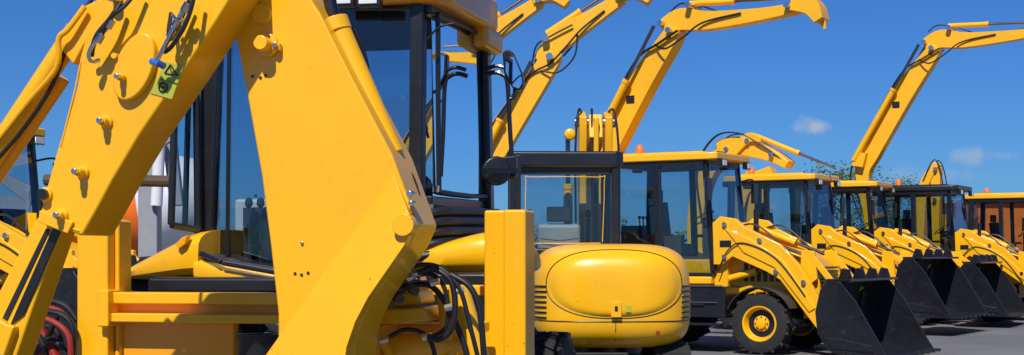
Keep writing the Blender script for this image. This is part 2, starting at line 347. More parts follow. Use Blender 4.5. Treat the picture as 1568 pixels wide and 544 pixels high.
# ------------------------------------------------------------ excavator
def excavator(x,y,yaw,s,posekind):
    E=Obj('tracked_excavator',pose(x,y,yaw,0,1))
    q=lambda *a:tuple(v*s for v in a)
    tk=E.b('rubber_tracks',RUB,.01*s); rl=E.b('track_rollers',BLK,0)
    for sd in(-1,1):
        st=[(.78+.27*math.cos(a),.27+.27*math.sin(a)) for a in [math.radians(k) for k in range(-90,91,15)]]+[(-.78+.27*math.cos(a),.27+.27*math.sin(a)) for a in [math.radians(k) for k in range(90,271,15)]]
        si=[(a*.93,(b-.27)*.8+.27) for a,b in st]
        y0=sd*.42
        for i in range(len(st)):
            j=(i+1)%len(st); slab(tk,[q(st[i][0],y0,st[i][1]),q(st[j][0],y0,st[j][1]),q(si[j][0],y0,si[j][1]),q(si[i][0],y0,si[i][1])],(0,sd*.36*s,0))
        for k in range(18):
            for zz in(.02,.54): box(tk,q(-.8+k*.094,sd*.6,zz),q(.04,.34,.04))
        for k in range(6): cyl(rl,q(-.72+k*.29,sd*.45,.2 if 0<k<5 else .27),q(-.72+k*.29,sd*.74,.2 if 0<k<5 else .27),(.11 if 0<k<5 else .2)*s)
        bx(rl,-.7*s,.7*s,sd*.5*s,sd*.7*s,.18*s,.36*s)
    bs_=E.b('slew_base',BLK,.01); cyl(bs_,q(0,0,.3),q(0,0,.62),.38*s); bx(bs_,-.6*s,1.0*s,-.7*s,.7*s,.58*s,.72*s); bx(bs_,-.5*s,.5*s,-.5*s,.5*s,.2*s,.4*s)
    cw=E.b('counterweight',YEL,0); c=V((-.36,0,1.03)); rx,ry,rz=.86,.82,.53; n=4.6
    def sp(v,p): return math.copysign(abs(v)**p,v)
    def sq(zz): return 1-.07*max(0,(zz-c.z)/rz)**2
    U=72;W=36; grid=[]
    for i in range(W+1):
        ph=-math.pi/2+math.pi*i/W; row_=[]
        for j in range(U):
            th=2*math.pi*j/U; zz=c.z+rz*sp(math.sin(ph),2/n)
            row_.append(cw.verts.new(V(q(c.x+rx*sp(math.cos(ph),2/n)*sp(math.cos(th),2/3.2),c.y+sq(zz)*ry*sp(math.cos(ph),2/n)*sp(math.sin(th),2/3.2),zz))))
        grid.append(row_)
    for i in range(W):
        for j in range(U): cw.faces.new((grid[i][j],grid[i][(j+1)%U],grid[i+1][(j+1)%U],grid[i+1][j]))
    def surf(yy,zz,off=0):
        cp=max(0,1-abs((zz-c.z)/rz)**n)**(1/n)
        yn=abs(yy)/(sq(zz)*ry)/max(cp,1e-4)
        v=cp*max(0,1-min(1,yn)**3.2)**(1/3.2)
        return V(q(c.x-rx*v-off,math.copysign(min(abs(yy),sq(zz)*ry*cp),yy),zz))
    hp=E.b('engine_cover',YEL,0); R_=12;S_=64; gr=[]
    def oz(a,k=1): 
        sz=sp(math.sin(a),2/2.5); return 1.13+(.36*sz if sz>0 else .30*sz)*k
    def oy(a,k=1): return .665*k*sp(math.cos(a),2/2.6)*(1.0 if math.sin(a)>0 else 1-.10*abs(math.sin(a)))
    for i in range(R_+1):
        rr_=i/R_; rw=[]
        for j in range(S_):
            a=2*math.pi*j/S_
            rw.append(hp.verts.new(surf(oy(a,rr_),oz(a,rr_),.020+.012*(1-rr_**3) if i<R_-1 else(.015 if i==R_-1 else -.01))))
        gr.append(rw)
    for i in range(R_):
        for j in range(S_): hp.faces.new((gr[i][j],gr[i][(j+1)%S_],gr[i+1][(j+1)%S_],gr[i+1][j]))
    vt=E.b('vents_and_seams',BLK,0)
    tube(vt,[surf(oy(a,1.02),oz(a,1.02),.0) for a in [2*math.pi*k/60 for k in range(61)]],.006*s,6,1,False)
    tube(vt,[surf(yy,.79,0) for yy in [-.78+k*.052 for k in range(31)]],.006*s,6,1,False)
    tube(vt,[surf(0,.79,0),surf(0,.7,0),surf(0,.6,0)],.005*s,6,1,False)
    for sd in(-1,1):
        for k in range(7):
            z_=.82+k*.052; 
            tube(vt,[surf(sd*(.675+m*.012),z_,.001) for m in range(13)],.011*s,6,1,False)
    lk=E.b('latch',YEL,.003); box(lk,surf(0,.91,.035),(.02*s,.1*s,.15*s))
    lk=E.b('latch_handle',BLK,.003); box(lk,surf(0,.92,.047),(.008*s,.03*s,.05*s)); box(E.b('sticker',OLV,0),surf(-.12,.92,.032),(.006*s,.05*s,.07*s))
    rfx=E.b('reflector',RED,.002); lathe(rfx,surf(-.42,.68,-.004),(-1,0,0),[(.022*s,0),(.02*s,.012*s)],12)
    hd=E.b('side_body',YEL,.05*s); bx(hd,-.5*s,.95*s,-.75*s,-.12*s,.72*s,1.42*s); bx(hd,-.4*s,.9*s,-.05*s,.75*s,.7*s,1.05*s)
    # cab
    fr=E.b('cab_frame',BLK,.03*s); ya,yb=-.08,.98; xa,xb=-.28,1.0; zb,zt=1.38,2.52
    for (xx,yy) in((xa,ya),(xa,yb),(xb,ya),(xb,yb)):
        beam(fr,q(xx,yy,1.0),q(xx,yy,zt),.14*s if xx<0 else .09*s,.1*s,(0,1,0))
    for yy in(ya,yb):
        beam(fr,q(xa,yy,zb),q(xb,yy,zb),.09*s,.1*s); beam(fr,q(.45,yy,1.0),q(.45,yy,zt),.06*s,.06*s)
    beam(fr,q(xa,ya,zb+.05),q(xa,yb,zb+.05),.09*s,.18*s); beam(fr,q(xa,ya,zt-.18),q(xa,yb,zt-.18),.08*s,.1*s)
    beam(fr,q(xb,ya,zb-.2),q(xb,yb,zb-.2),.09*s,.16*s)
    slab(fr,[q(xa-.10,ya-.02,zt-.16),q(xa-.10,yb+.02,zt-.16),q(xa-.02,yb+.08,zt-.16),q(xb+.04,yb+.08,zt-.16),q(xb+.1,yb,zt-.16),q(xb+.1,ya,zt-.16),q(xb+.04,ya-.08,zt-.16),q(xa-.02,ya-.08,zt-.16)],(0,0,.17*s))
    bx(fr,(xa+.02)*s,xb*s,ya*s,yb*s,.95*s,1.36*s)
    g=E.b('cab_glass',GL,0)
    sheet(g,[q(xa-.03,ya,zb),q(xa-.03,yb,zb),q(xa-.03,yb,zt-.1),q(xa-.03,ya,zt-.1)])
    sheet(g,[q(xb+.03,ya,1.1),q(xb+.03,yb,1.1),q(xb+.03,yb,zt-.1),q(xb+.03,ya,zt-.1)])
    for yy in(ya,yb): sheet(g,[q(xa,yy,zb),q(xb,yy,zb),q(xb,yy,zt-.1),q(xa,yy,zt-.1)])
    it=E.b('seat',SGRY,.04*s); box(it,V(q(.02,.5,1.60)),q(.12,.46,.36),Matrix.Rotation(-.2,3,'Y')); box(it,V(q(.3,.5,1.42)),q(.5,.46,.12))
    tube(E.b('seat_creases',SEAT,0),[q(-.075,.3,1.62),q(-.08,.5,1.6),q(-.075,.7,1.62)],.006*s,6,4)
    it=E.b('seat_headrest',SEAT,.03*s); box(it,V(q(-.02,.5,1.88)),q(.1,.26,.16)); bx(it,.75*s,.95*s,.1*s,.9*s,1.1*s,1.55*s)
    for yy in(.15,.8): cyl(it,q(.55,yy,1.1),q(.5,yy,1.85),.025*s); lathe(it,q(.5,yy,1.85),(0,0,1),[(.02*s,0),(.04*s,.04*s),(.02*s,.1*s)],10)
    gk=E.b('window_trim',YEL,.004)
    tube(gk,[q(xa-.04,ya+.14,zb+.2),q(xa-.04,ya+.12,zt-.3),q(xa-.04,ya+.18,zt-.26),q(xa-.04,yb-.18,zt-.26),q(xa-.04,yb-.12,zt-.3),q(xa-.04,yb-.12,zb+.24),q(xa-.04,yb-.17,zb+.19),q(xa-.04,ya+.16,zb+.19)],.004*s,6,3)
    bo=E.b('boom',YEL,.02); rb=E.b('ram_bodies',YEL,0); rr=E.b('ram_rods',ROD,0); hs=E.b('hoses',HOS,0); pn=E.b('pins',STL,0)
    if posekind=='fold':
        bx(bo,1.0,1.35,-.2,.2,.6,1.1)
        for yy in(-.2,.1): limb(bo,[(1.2,.85,.3),(1.5,1.5,.3),(1.65,2.2,.32),(1.55,2.9,.34),(1.5,3.1,.3)],yy,yy+.09)
        limb(bo,[(1.35,2.95,.3),(1.9,2.7,.32),(2.1,2.0,.24),(2.15,1.2,.16)],-.08,.08)
        limb(bo,[(1.45,2.5,.3),(1.4,3.05,.3)],-.03,.03)
        cyl(pn,(1.5,-.24,3.0),(1.5,.24,3.0),.06); cyl(pn,(1.5,-.24,2.6),(1.5,.24,2.6),.05)
        ram(rb,rr,(1.15,0,1.3),(1.35,0,2.5),.06,.6)
        ram(rb,rr,(1.35,.32,1.3),(1.5,.32,2.9),.055,.6)
        lathe(bo,(1.42,.3,2.85),(-1,0,0),[(.02,0),(.07,.02),(.07,.08),(.02,.1)],16)
        for yy in(-.26,.24,.05): tube(hs,[(1.1,yy,1.2),(1.3,yy,2.0),(1.32,yy,2.7),(1.45,yy*.8,3.15),(1.8,yy*.4,3.0)],.014)
        bl_=E.b('dozer_blade',BLK,.01); bx(bl_,-1.48,-1.4,-.1,.62,.02,.5); bx(bl_,-1.42,-1.36,-.1,.62,.46,.5); beam(bl_,(-1.4,.25,.3),(-.4,.2,.3),.12,.1)
        bw=E.b('blade_markings',WHT,.0); bx(bw,-1.49,-1.482,.12,.14,.1,.46);bx(bw,-1.49,-1.482,.02,.04,.1,.46);bx(bw,-1.49,-1.482,.045,.115,.44,.46)
        bx(E.b('blade_stripe',BLU,0),-1.49,-1.482,-.06,-.02,.1,.46)
    else:
        limb(bo,[(1.1,1.1,.4),(1.55,2.6,.62),(2.15,3.85,.66),(3.3,5.6,.46),(3.55,5.95,.3)],-.2,.2)
        limb(bo,[(3.1,5.75,.2),(3.6,6.2,.5),(4.3,6.65,.36),(5.0,7.1,.26)],-.16,.16)
        limb(bo,[(4.8,7.15,.3),(5.25,7.25,.34),(5.6,7.0,.2)],-.22,.22)
        for yy in(-.32,.32): ram(rb,rr,(1.3,yy,2.5),(3.0,yy,5.7),.09,.6)
        ram(rb,rr,(3.3,0,6.35),(4.8,0,7.3),.07,.5)
        for p in((3.4,5.8),(1.4,2.7),(4.95,7.1),(3.3,6.2)): cyl(pn,(p[0],-.36,p[1]),(p[0],.36,p[1]),.08)
        for yy in(-.23,.23):
            tube(hs,[(1.5,yy,3.2),(2.1,yy,4.3),(2.9,yy,5.35),(3.4,yy*1.2,5.65),(3.75,yy*1.2,6.0),(4.1,yy,6.4),(4.6,yy*.8,6.8)],.022)
            tube(hs,[(3.0,yy,5.6),(3.1,yy,6.05),(3.4,yy,6.25),(3.9,yy,6.5)],.02)
        tube(hs,[(3.2,-.24,5.5),(3.6,-.34,5.45),(3.95,-.3,5.8),(4.0,-.2,6.3)],.02)
    return E
e1=excavator(1.0,15.2,91,1.0,'fold'); e1.done()
e2=excavator(-2.5,32,-8,1.2,'up'); e2.done()
e3=dup(e2,'tracked_excavator',pose(-4.65,35.5,-6,0,1.08))

# ------------------------------------------------------------ foreground backhoe
TH=math.radians(12); h=V((math.sin(TH),math.cos(TH),0)); rgt=V((math.cos(TH),-math.sin(TH),0)); K=6.44
def G(px,py,off):
    d=V(((px-784)/F,1,(390-py)/F)); t=(off+K)/d.dot(h); return V((0,0,CH))+d*t
def Lc(u,v,z): return h*(K+v)+rgt*u+V((0,0,z))
Mf=Matrix.Translation(Lc(-2.6,1.5,0))@Matrix.Rotation(math.radians(78),4,'Z')
A=Obj('backhoe_loader',Mf)
def gs(part,m,pts,off,th,bev=.01,seg=2):
    slab(A.b(part,m,bev,seg),[G(x,y,off) for x,y in pts],h*th)
def gc(part,m,x,y,off,rad,ln,bev=.004,seg=24):
    c=G(x,y,off); lathe(A.b(part,m,bev),c,-h,[(rad,0),(rad,ln)],seg)
def gt(part,m,pts,r,n=6):
    tube(A.b(part,m,0),[G(*p) for p in pts],r,10,n)
# boom
gs('boom',YEL,[(355,-25),(461,-25),(490,20),(540,120),(600,235),(612,268),(640,345),(626,377),(572,455),(556,485),(545,515),(538,600),(425,600),(425,480),(414,380),(400,270),(375,130),(357,40)],-1.0,.30,.012)
# folded plate along the lower edge of the boom: rises from the web like a pressed flange
def tilt(part,pts,base,slope,bev):
    A0=G(603,268,-1.0);B0=G(430,512,-1.0); ln=(B0-A0).normalized(); out=[]
    for x,y in pts:
        p=G(x,y,-1.0); d=((p-A0)-ln*(p-A0).dot(ln)).length
        out.append(p-h*(base+slope*d))
    bm=A.b(part,YEL,bev); a=[bm.verts.new(p) for p in out]; b_=[bm.verts.new(G(x,y,-.99)) for x,y in pts]
    n=len(a); bm.faces.new(a); bm.faces.new(b_[::-1])
    for i in range(n): bm.faces.new((a[i],b_[i],b_[(i+1)%n],a[(i+1)%n]))
tilt('boom_flange',[(603,268),(640,345),(626,377),(572,455),(553,492),(541,530),(536,600),(368,600),(430,512)],.004,.30,.004)
gc('boom_pins',YEL,411,70,-1.0,.048,.03); gc('pin_bolts',STL,427,71,-1.0,.012,.05)
A_=A.b('boom_pins',YEL); 
beam(A_,G(396,72,-1.02),G(430,72,-1.02),.03,.03,(0,1,0)); cyl(A_,G(411,70,-1.0),G(411,70,-1.0)-h*.09,.03)
gc('boom_pins',YEL,623,345,-1.03,.045,.06); gc('pin_bolts',STL,632,298,-1.0,.014,.05); gc('pin_bolts',STL,634,312,-1.0,.011,.05)
gc('pin_bolts',YEL,463,372,-1.0,.007,.01)
for x,y in((387,117),(399,119),(407,116),(452,419),(462,421),(472,418),(392,300)):
    gc('bolt_holes',BLK,x,y,-1.0,.006,.004,0,10)
lathe(A.b('boom_rib',YEL,0),G(401,22,-1.0),-h,[(.045,0),(.04,.014),(.0,.015)],20)
# boom ram
cyl(A.b('boom_ram',YEL,.004),G(513,35,-.86),G(600,238,-.86),.052,seg=24)
cyl(A.b('boom_ram',YEL,.004),G(510,30,-.86),G(517,50,-.86),.062,seg=24)
cyl(A.b('boom_ram_rod',BLK,0),G(498,-30,-.86),G(512,32,-.86),.027)
gt('hydraulic_hoses',HOS,[(533,40,-.8),(552,75,-.75),(565,120,-.75),(585,190,-.78),(600,235,-.8),(628,268,-.8),(640,300,-.8)],.012)
gt('hydraulic_hoses',HOS,[(543,45,-.6),(560,90,-.6),(570,150,-.6),(592,215,-.6)],.009)
# arm (dipper)
gs('dipper_arm',YEL,[(205,-50),(132,52),(121,90),(118,130),(103,180),(88,225),(70,290),(58,337),(125,362),(150,318),(172,277),(215,205),(275,118),(330,35),(380,-45)],-1.25,.26,.012)
gs('dipper_lower',YEL,[(58,330),(0,442),(-60,560),(-60,640),(0,640),(20,560),(92,350)],-1.19,.14,.012)
gs('dipper_channel',BLK,[(80,350),(92,355),(36,482),(14,500)],-1.2,.01,.002)
gs('dipper_channel_inner',PLA,[(70,350),(76,352),(10,492),(2,490)],-1.196,.006,.001)
gs('dipper_foot',YEL,[(-30,470),(10,497),(22,500),(6,545),(-30,600)],-1.23,.05,.01)
gt('weld_bead',YEL,[(93,224,-1.25),(112,150,-1.25),(124,95,-1.25)],.004)
gt('weld_bead',YEL,[(66,333,-1.25),(95,344,-1.25),(122,354,-1.25)],.004)
pl=A.b('dipper_cover_plate',YEL,.008,3)
el=[]
for k in range(36):
    a=2*math.pi*k/36; ex=28*math.cos(a)*(1); ey=54*math.sin(a); rt=math.radians(20)
    el.append((204+ex*math.cos(rt)-ey*math.sin(rt),102+ex*math.sin(rt)+ey*math.cos(rt)))
slab(pl,[G(x,y,-1.285) for x,y in el],h*.04)
for x,y,rr2,ln in((194,121,.017,.095),(163,187,.02,.07),(127,264,.02,.08),(95,330,.02,.06),(70,298,.022,.03)):
    lathe(A.b('arm_bosses',YEL,.002),G(x+1,y,-1.25),-h,[(rr2*1.35,0),(rr2*1.3,.012),(rr2*.9,.02),(rr2*.85,ln*.7)],20)
    lathe(A.b('pin_bolts',STL),G(x+1,y,-1.25),-h,[(rr2*.65,0),(rr2*.65,ln)],12)
lathe(A.b('arm_hole',BLK,0),G(71,298,-1.25),-h,[(.022,0),(.022,.036)],16)
gc('arm_bosses',YEL,183,88,-1.25,.012,.05)
gs('arm_bracket',YEL,[(60,322),(112,340),(103,358),(58,340)],-1.265,.014,.004)
# sticker
gs('warning_sticker',OLV,[(253,94),(281,102),(263,152),(230,143)],-1.254,.003,0)
tri=A.b('sticker_symbols',BLK,0)
for a,b_ in(((252,112),(261,99)),((261,99),(272,116)),((272,116),(252,112))):
    beam(tri,G(*a,-1.257),G(*b_,-1.257),.004,.003,-h)
beam(tri,G(261,104,-1.257),G(262,111,-1.257),.003,.003,-h)
beam(tri,G(246,122,-1.257),G(271,128,-1.257),.002,.003,-h)
lathe(tri,G(250,134,-1.254),-h,[(.020,.001),(.020,.005),(.014,.005),(.014,.001)],20,False)
lathe(tri,G(250,134,-1.254),-h,[(.006,.001),(.006,.005)],10)
# top arm fittings
gt('hydraulic_hoses',HOS,[(185,5,-1.3),(168,30,-1.32),(150,52,-1.33),(142,72,-1.32),(140,85,-1.3)],.011)
gt('hydraulic_hoses',HOS,[(215,-20,-1.3),(190,10,-1.33),(172,24,-1.34),(160,45,-1.34),(152,62,-1.32)],.009)
gt('hydraulic_hoses',HOS,[(300,-20,-1.33),(292,15,-1.34),(280,45,-1.35),(262,72,-1.34),(252,80,-1.32)],.009)
gt('hose_pipes',STL,[(168,40,-1.33),(147,62,-1.34),(136,82,-1.34),(140,94,-1.33),(152,92,-1.3)],.008)
gt('hose_pipes',STL,[(283,10,-1.32),(268,40,-1.34),(250,75,-1.34),(240,92,-1.33)],.010)
gt('hose_blue_caps',BLU,[(233,94,-1.31),(242,97,-1.33),(250,101,-1.3)],.014,2)
gt('hydraulic_hoses',HOS,[(262,20,-1.3),(258,50,-1.33),(262,60,-1.3),(275,35,-1.3),(290,0,-1.3)],.008)
gt('hose_pipes',STL,[(265,22,-1.32),(272,30,-1.35),(285,30,-1.3)],.008,3)
for x,y in((168,38),(152,60),(262,52),(270,36),(284,12)): cyl(A.b('hose_fittings',STL,0),G(x+4,y-7,-1.335),G(x-3,y+5,-1.335),.015,seg=6)
gs('hose_clip',GRY,[(262,22),(282,28),(279,40),(259,34)],-1.27,.02,.003)
gc('pin_bolts',STL,181,-2,-1.25,.022,.06)
# dipper ram on far left
cyl(A.b('dipper_ram',YEL,0),G(118,45,-1.05),G(-30,268,-1.05),.045,seg=24)
gs('dipper_link',YEL,[(190,-20),(130,8),(98,50),(96,80),(112,100),(128,70),(150,40),(200,0)],-1.12,.1,.01)
cyl(A.b('dipper_ram',YEL,0),G(97,120,-.95),G(-40,322,-.95),.03,seg=20)
gt('hydraulic_hoses',HOS,[(140,0,-1.0),(110,50,-1.1),(80,130,-1.1),(30,205,-1.1),(-20,260,-1.1)],.009)
gt('dipper_pipe',YEL,[(130,10,-1.15),(104,45,-1.16),(90,60,-1.16),(86,105,-1.14),(40,160,-1.1),(-20,235,-1.1)],.012)

# posts / slide frame
def lb(part,m,u0,u1,v0,v1,z0,z1,bev=.01):
    bm=A.b(part,m,bev); slab(bm,[Lc(u0,v0,z0),Lc(u1,v0,z0),Lc(u1,v1,z0),Lc(u0,v1,z0)],(0,0,z1-z0))
def U(px,off): 
    g_=G(px,390,off); return g_.dot(rgt)
def Z(px,py,off): return G(px,py,off).z
u0,u1=U(117,0),U(165,0); lb('stabiliser_post',YEL,u0,u1,0,.2,.2,Z(140,335,0),.012)
u2=U(182,.06); lb('stabiliser_post',YEL,u1+.003,u2,.06,.2,.2,Z(170,337,.06),.008)
u0,u1=U(741,0),U(774,0); lb('stabiliser_post',YEL,u0,u1,0,.03,.2,Z(757,322,0),.008)
lb('stabiliser_post',YEL,u1+.002,U(805,-.06),-.06,.16,.2,Z(790,321,-.06),.012)
lb('stabiliser_post',YEL,u0,u1,.033,.2,.2,Z(757,326,0),.008)
for z_ in(.35,.6): lb('stabiliser_post',YEL,U(117,0)-.03,U(182,0),-.01,.22,z_-.05,z_,.006)
lb('stabiliser_feet',BLK,U(100,0),U(200,0),-.1,.3,.06,.16); lb('stabiliser_feet',BLK,U(725,0),U(820,0),-.1,.3,.06,.16)
uL=U(175,.05)
lb('rear_frame',YEL,uL,U(600,.05),.0,.12,Z(300,466,.05),Z(300,448,.05),.008)
lb('rear_frame',YEL,uL,U(600,.05),-.02,.12,Z(300,494,.05),Z(300,480,.05),.008)
lb('rear_frame_web',ORG,uL-.03,U(600,.05),.06,.1,Z(300,481,.05),Z(300,465,.05),.0)  # yellow web in shadow between the beams, its shade coloured in as amber
lb('rear_panel',ORG,uL-.03,U(358,.1),.1,.16,.2,Z(300,492,.1),.01)  # darker amber puts the panel's shade into its colour
lb('rear_frame',YEL,uL-.04,uL+.02,-.05,.1,Z(170,500,0),Z(170,444,0),.006)
gs('shade_and_dark_backing',BLK,[(225,425),(425,425),(610,425),(610,450),(225,450)],.35,.5,.02)  # black block stands in for the shadow below the fender
lathe(A.b('oil_drum',PLA,.004),G(395,640,-.3),(0,0,1),[(.095,0),(.095,.36),(.1,.37),(.1,.385),(.085,.385),(.085,.3)],28)
# rear tyres
tb=A.b('tyres',RUB,0); rb_=A.b('wheel_rims',YEL,0)
tmpT=bmesh.new(); tmpR=bmesh.new()
wheel(tmpT,tmpR,(0,0,0),.72,.46,.4,lugs=20)
def put(src,dst,M):
    me=bpy.data.meshes.new('tmp'); src.to_mesh(me); me.transform(M); dst.from_mesh(me); bpy.data.meshes.remove(me)
for u in(U(700,.95),U(240,.95)):
    p=Lc(u,1.35,.72); M=Matrix.Translation(p)@Matrix.Rotation(math.radians(78),4,'Z')
    put(tmpT,tb,M); put(tmpR,rb_,M)
for u in(-1.85,-3.55):
    p=Lc(u,3.5,.45); M=Matrix.Translation(p)@Matrix.Rotation(math.radians(78),4,'Z')@Matrix.Scale(.62,4)
    put(tmpT,tb,M); put(tmpR,rb_,M)
def loft(part,m,secs,dep,n=12):
    bm=A.b(part,m,0); rings=[]
    for px,yt,yb,o in secs:
        ring=[]
        for k in range(2*n):
            a=2*math.pi*k/(2*n)
            ca=math.copysign(abs(math.cos(a))**(2/3.4),math.cos(a)); sa=math.copysign(abs(math.sin(a))**(2/3.4),math.sin(a))
            base=G(px,(yt+yb)/2,o); hz=(G(px,yt,o)-G(px,yb,o)).length/2
            ring.append(bm.verts.new(base+h*(dep/2*(1-ca))+V((0,0,hz*sa))))
        rings.append(ring)
    for i in range(len(rings)-1):
        for k in range(2*n): bm.faces.new((rings[i][k],rings[i][(k+1)%(2*n)],rings[i+1][(k+1)%(2*n)],rings[i+1][k]))
    bm.faces.new(rings[0]); bm.faces.new(rings[-1][::-1])
def cat4(pts,n=5):
    out=[]
    for i in range(len(pts)-1):
        for k in range(n):
            t=k/n; 
            p0=pts[max(i-1,0)];p1=pts[i];p2=pts[i+1];p3=pts[min(i+2,len(pts)-1)]
            out.append([.5*((2*b)+(c-a)*t+(2*a-5*b+4*c-d)*t*t+(3*b-a-3*c+d)*t**3) for a,b,c,d in zip(p0,p1,p2,p3)])
    out.append(list(pts[-1])); return out
loft('fender',YEL,cat4([(184,418,426,.86),(190,410,429,.78),(215,392,431,.68),(250,371,432,.62),(280,354,433,.60),(303,350,433,.60)]),1.0)
loft('fender_apron',YEL,cat4([(296,394,434,.58),(325,402,435,.58),(370,411,436,.58),(425,420,437,.60),(500,422,437,.62)]),.5)
loft('fender_right',YEL,cat4([(560,412,418,.8),(608,392,418,.76),(650,378,418,.72),(700,362,419,.70),(740,354,420,.70),(770,358,420,.72),(788,370,419,.78),(797,388,417,.86),(799,402,412,.95)]),.55)
gs('fender_lamp',ORG,[(268,374),(278,364),(287,360),(283,374),(274,381)],.57,.05,.004)
gt('fender_seam',BLK,[(196,424,.66),(230,424,.62),(290,427,.57),(360,431,.565),(424,434,.57)],.004)
# cab
uR=-2.03; uL2=U(316,.9); v0,v1=.9,2.2
fr=A.b('cab_frame',BLK,.015)
beam(fr,G(313,406,.9),G(330,0,.9),.10,.09,h)
beam(fr,G(638,400,.9),G(641,0,.9),.075,.09,h)
beam(fr,Lc(uR+.03,v1,1.6),Lc(uR+.0,v1,2.95),.09,.1,h)
beam(fr,Lc(uL2,v1,1.35),Lc(uL2,v1,2.8),.08,.08,h)
beam(fr,G(308,388,.62),G(340,402,.56),.03,.035,h); beam(fr,G(340,402,.56),G(430,418,.56),.03,.035,h)
beam(fr,G(308,388,.85),G(365,408,.85),.4,.05); beam(fr,G(365,408,.85),G(430,418,.85),.4,.05)
beam(fr,G(430,418,.9),G(638,395,.9),.05,.07,h)
beam(fr,G(325,8,.9),G(641,8,.9),.06,.06,h)
beam(fr,Lc(uR,v0,1.72),Lc(uR,v1,1.74),.07,.09); beam(fr,Lc(uR,v0,2.77),Lc(uR,v1,2.84),.06,.07)
beam(fr,Lc(uL2,v0,1.35),Lc(uL2,v1,1.4),.07,.09); beam(fr,Lc(uL2,v0,2.77),Lc(uL2,v1,2.8),.06,.07)
beam(fr,Lc(uL2,v1,1.7),Lc(uR,v1,1.7),.07,.09); beam(fr,Lc(uL2,v1,2.8),Lc(uR,v1,2.84),.06,.07)
beam(fr,G(352,10,.88),G(348,395,.88),.02,.03,h)
w=[G(300,85,.8),G(268,150,.6),G(262,345,.6),G(303,352,.8)]
for a,b_ in zip(w,w[1:]+w[:1]): beam(fr,a,b_,.035,.035,h)
beam(fr,G(290,100,.75),G(283,350,.75),.03,.03,h)
gl=A.b('cab_glass',GLD,0)
sheet(gl,w)
sheet(gl,[G(316,398,.89),G(425,418,.89),G(636,398,.89),G(640,8,.89),G(328,8,.89)])
sheet(gl,[Lc(uR+.03,v0+.03,1.74),Lc(uR+.03,v1,1.76),Lc(uR+.02,v1,2.84),Lc(uR+.02,v0+.03,2.77)])
sheet(gl,[Lc(uL2-.02,v0,1.35),Lc(uL2-.02,v1,1.4),Lc(uL2-.02,v1,2.8),Lc(uL2-.02,v0,2.77)])
sheet(gl,[Lc(uL2,v1+.03,1.72),Lc(uR,v1+.03,1.72),Lc(uR,v1+.03,2.84),Lc(uL2,v1+.03,2.8)])
sl=A.b('window_seals',HOS,0)
ss=[(v0+.10,1.80),(v0+.08,2.66),(v0+.16,2.74),(v1-.2,2.78),(v1-.08,2.70),(v1-.06,1.9),(v1-.12,1.81),(v0+.16,1.79),(v0+.10,1.82)]
tube(sl,[Lc(uR+.045,a,b_) for a,b_ in ss],.014,8,3)
# interior
it=A.b('cab_interior',SEAT,.03)
slab(it,[Lc(-2.95,1.5,1.35),Lc(-2.4,1.5,1.35),Lc(-2.4,1.5,1.75),Lc(-2.45,1.55,2.02),Lc(-2.9,1.55,2.02),Lc(-2.95,1.5,1.75)],h*.14)
lb('cab_interior',SEAT,-3.2,-2.1,.98,2.15,1.18,1.3,.02); lb('cab_interior',SEAT,-2.33,-2.12,1.2,2.0,1.3,1.83,.04)
lb('cab_interior',SEAT,-2.95,-2.4,1.35,1.8,1.3,1.5,.05); lb('cab_interior',SEAT,-2.85,-2.5,1.95,2.15,1.3,1.95,.04)
lb('cab_interior',SEAT,-3.2,-3.0,1.2,2.1,1.3,1.72,.04); lb('cab_interior',SEAT,-3.2,-2.1,1.0,2.2,2.74,2.775,.01)
lathe(it,Lc(-2.3,1.5,1.83),(0,0,1),[(.14,0),(.13,.05),(.09,.09),(.0,.11)],20)
cyl(it,Lc(-2.65,2.0,1.85),Lc(-2.65,1.8,2.0),.03); lathe(it,Lc(-2.65,1.8,2.0),Lc(0,-.2,.3)-Lc(0,0,0),[(.17,-.012),(.19,0),(.17,.012),(.155,0),(.17,-.012)],24,False)
for k in range(3): 
    p=Lc(-2.28+k*.05,1.15,1.83); cyl(it,p,p+V((0,0,.16)),.006); lathe(it,p+V((0,0,.15)),(0,0,1),[(.008,0),(.02,.02),(.018,.045),(.004,.055)],12)
for k in range(3):
    p=Lc(-3.1+k*.07,1.05,1.3); cyl(it,p,p+V((0,0,.42)),.007); lathe(it,p+V((0,0,.41)),(0,0,1),[(.008,0),(.024,.02),(.02,.05),(.004,.06)],12)
tube(A.b('interior_cables',HOS,0),[Lc(-2.12,.98,2.7),Lc(-2.1,1.02,2.5),Lc(-2.12,1.1,2.3),Lc(-2.1,1.2,2.1)],.008)
box(it,Lc(-2.12,1.05,2.22),(.05,.04,.09)); box(it,Lc(-2.1,1.0,2.66),(.06,.05,.03))
tube(A.b('wiper',BLK,0),[G(655,60,.86),G(672,42,.86),G(695,36,.86)],.006)
bag=A.b('plastic_wrap',glassmat('plastic_film',(.7,.75,.78),.15,1.45),0)
lathe(bag,Lc(-3.0,1.15,1.55),(0.2,0,1),[(.03,-.1),(.13,-.06),(.17,.02),(.15,.1),(.07,.16),(.02,.18)],11)
# plastic lower body with ribs on right side
pb=A.b('plastic_cowl',PLA,.02)
slab(pb,[Lc(uR+.05,v0-.12,1.40),Lc(uR+.07,v1,1.44),Lc(uR+.05,v1+.02,1.70),Lc(uR+.05,v0-.02,1.72)],-rgt*.12)
slab(pb,[G(598,300,.83),G(640,308,.83),G(650,330,.83),G(645,392,.83),G(600,400,.83)],h*.1)
for k in range(5):
    z_=1.46+k*.055; o=.07-.012*k
    tube(pb,[Lc(uR-.05,v0-.16+.02*k,z_-.03),Lc(uR+.02,v0-.17+.02*k,z_-.02),Lc(uR+.07+o,v0-.08+.02*k,z_),Lc(uR+.08+o,v0+.3,z_+.01),Lc(uR+.08+o,v1,z_+.03)],.026)
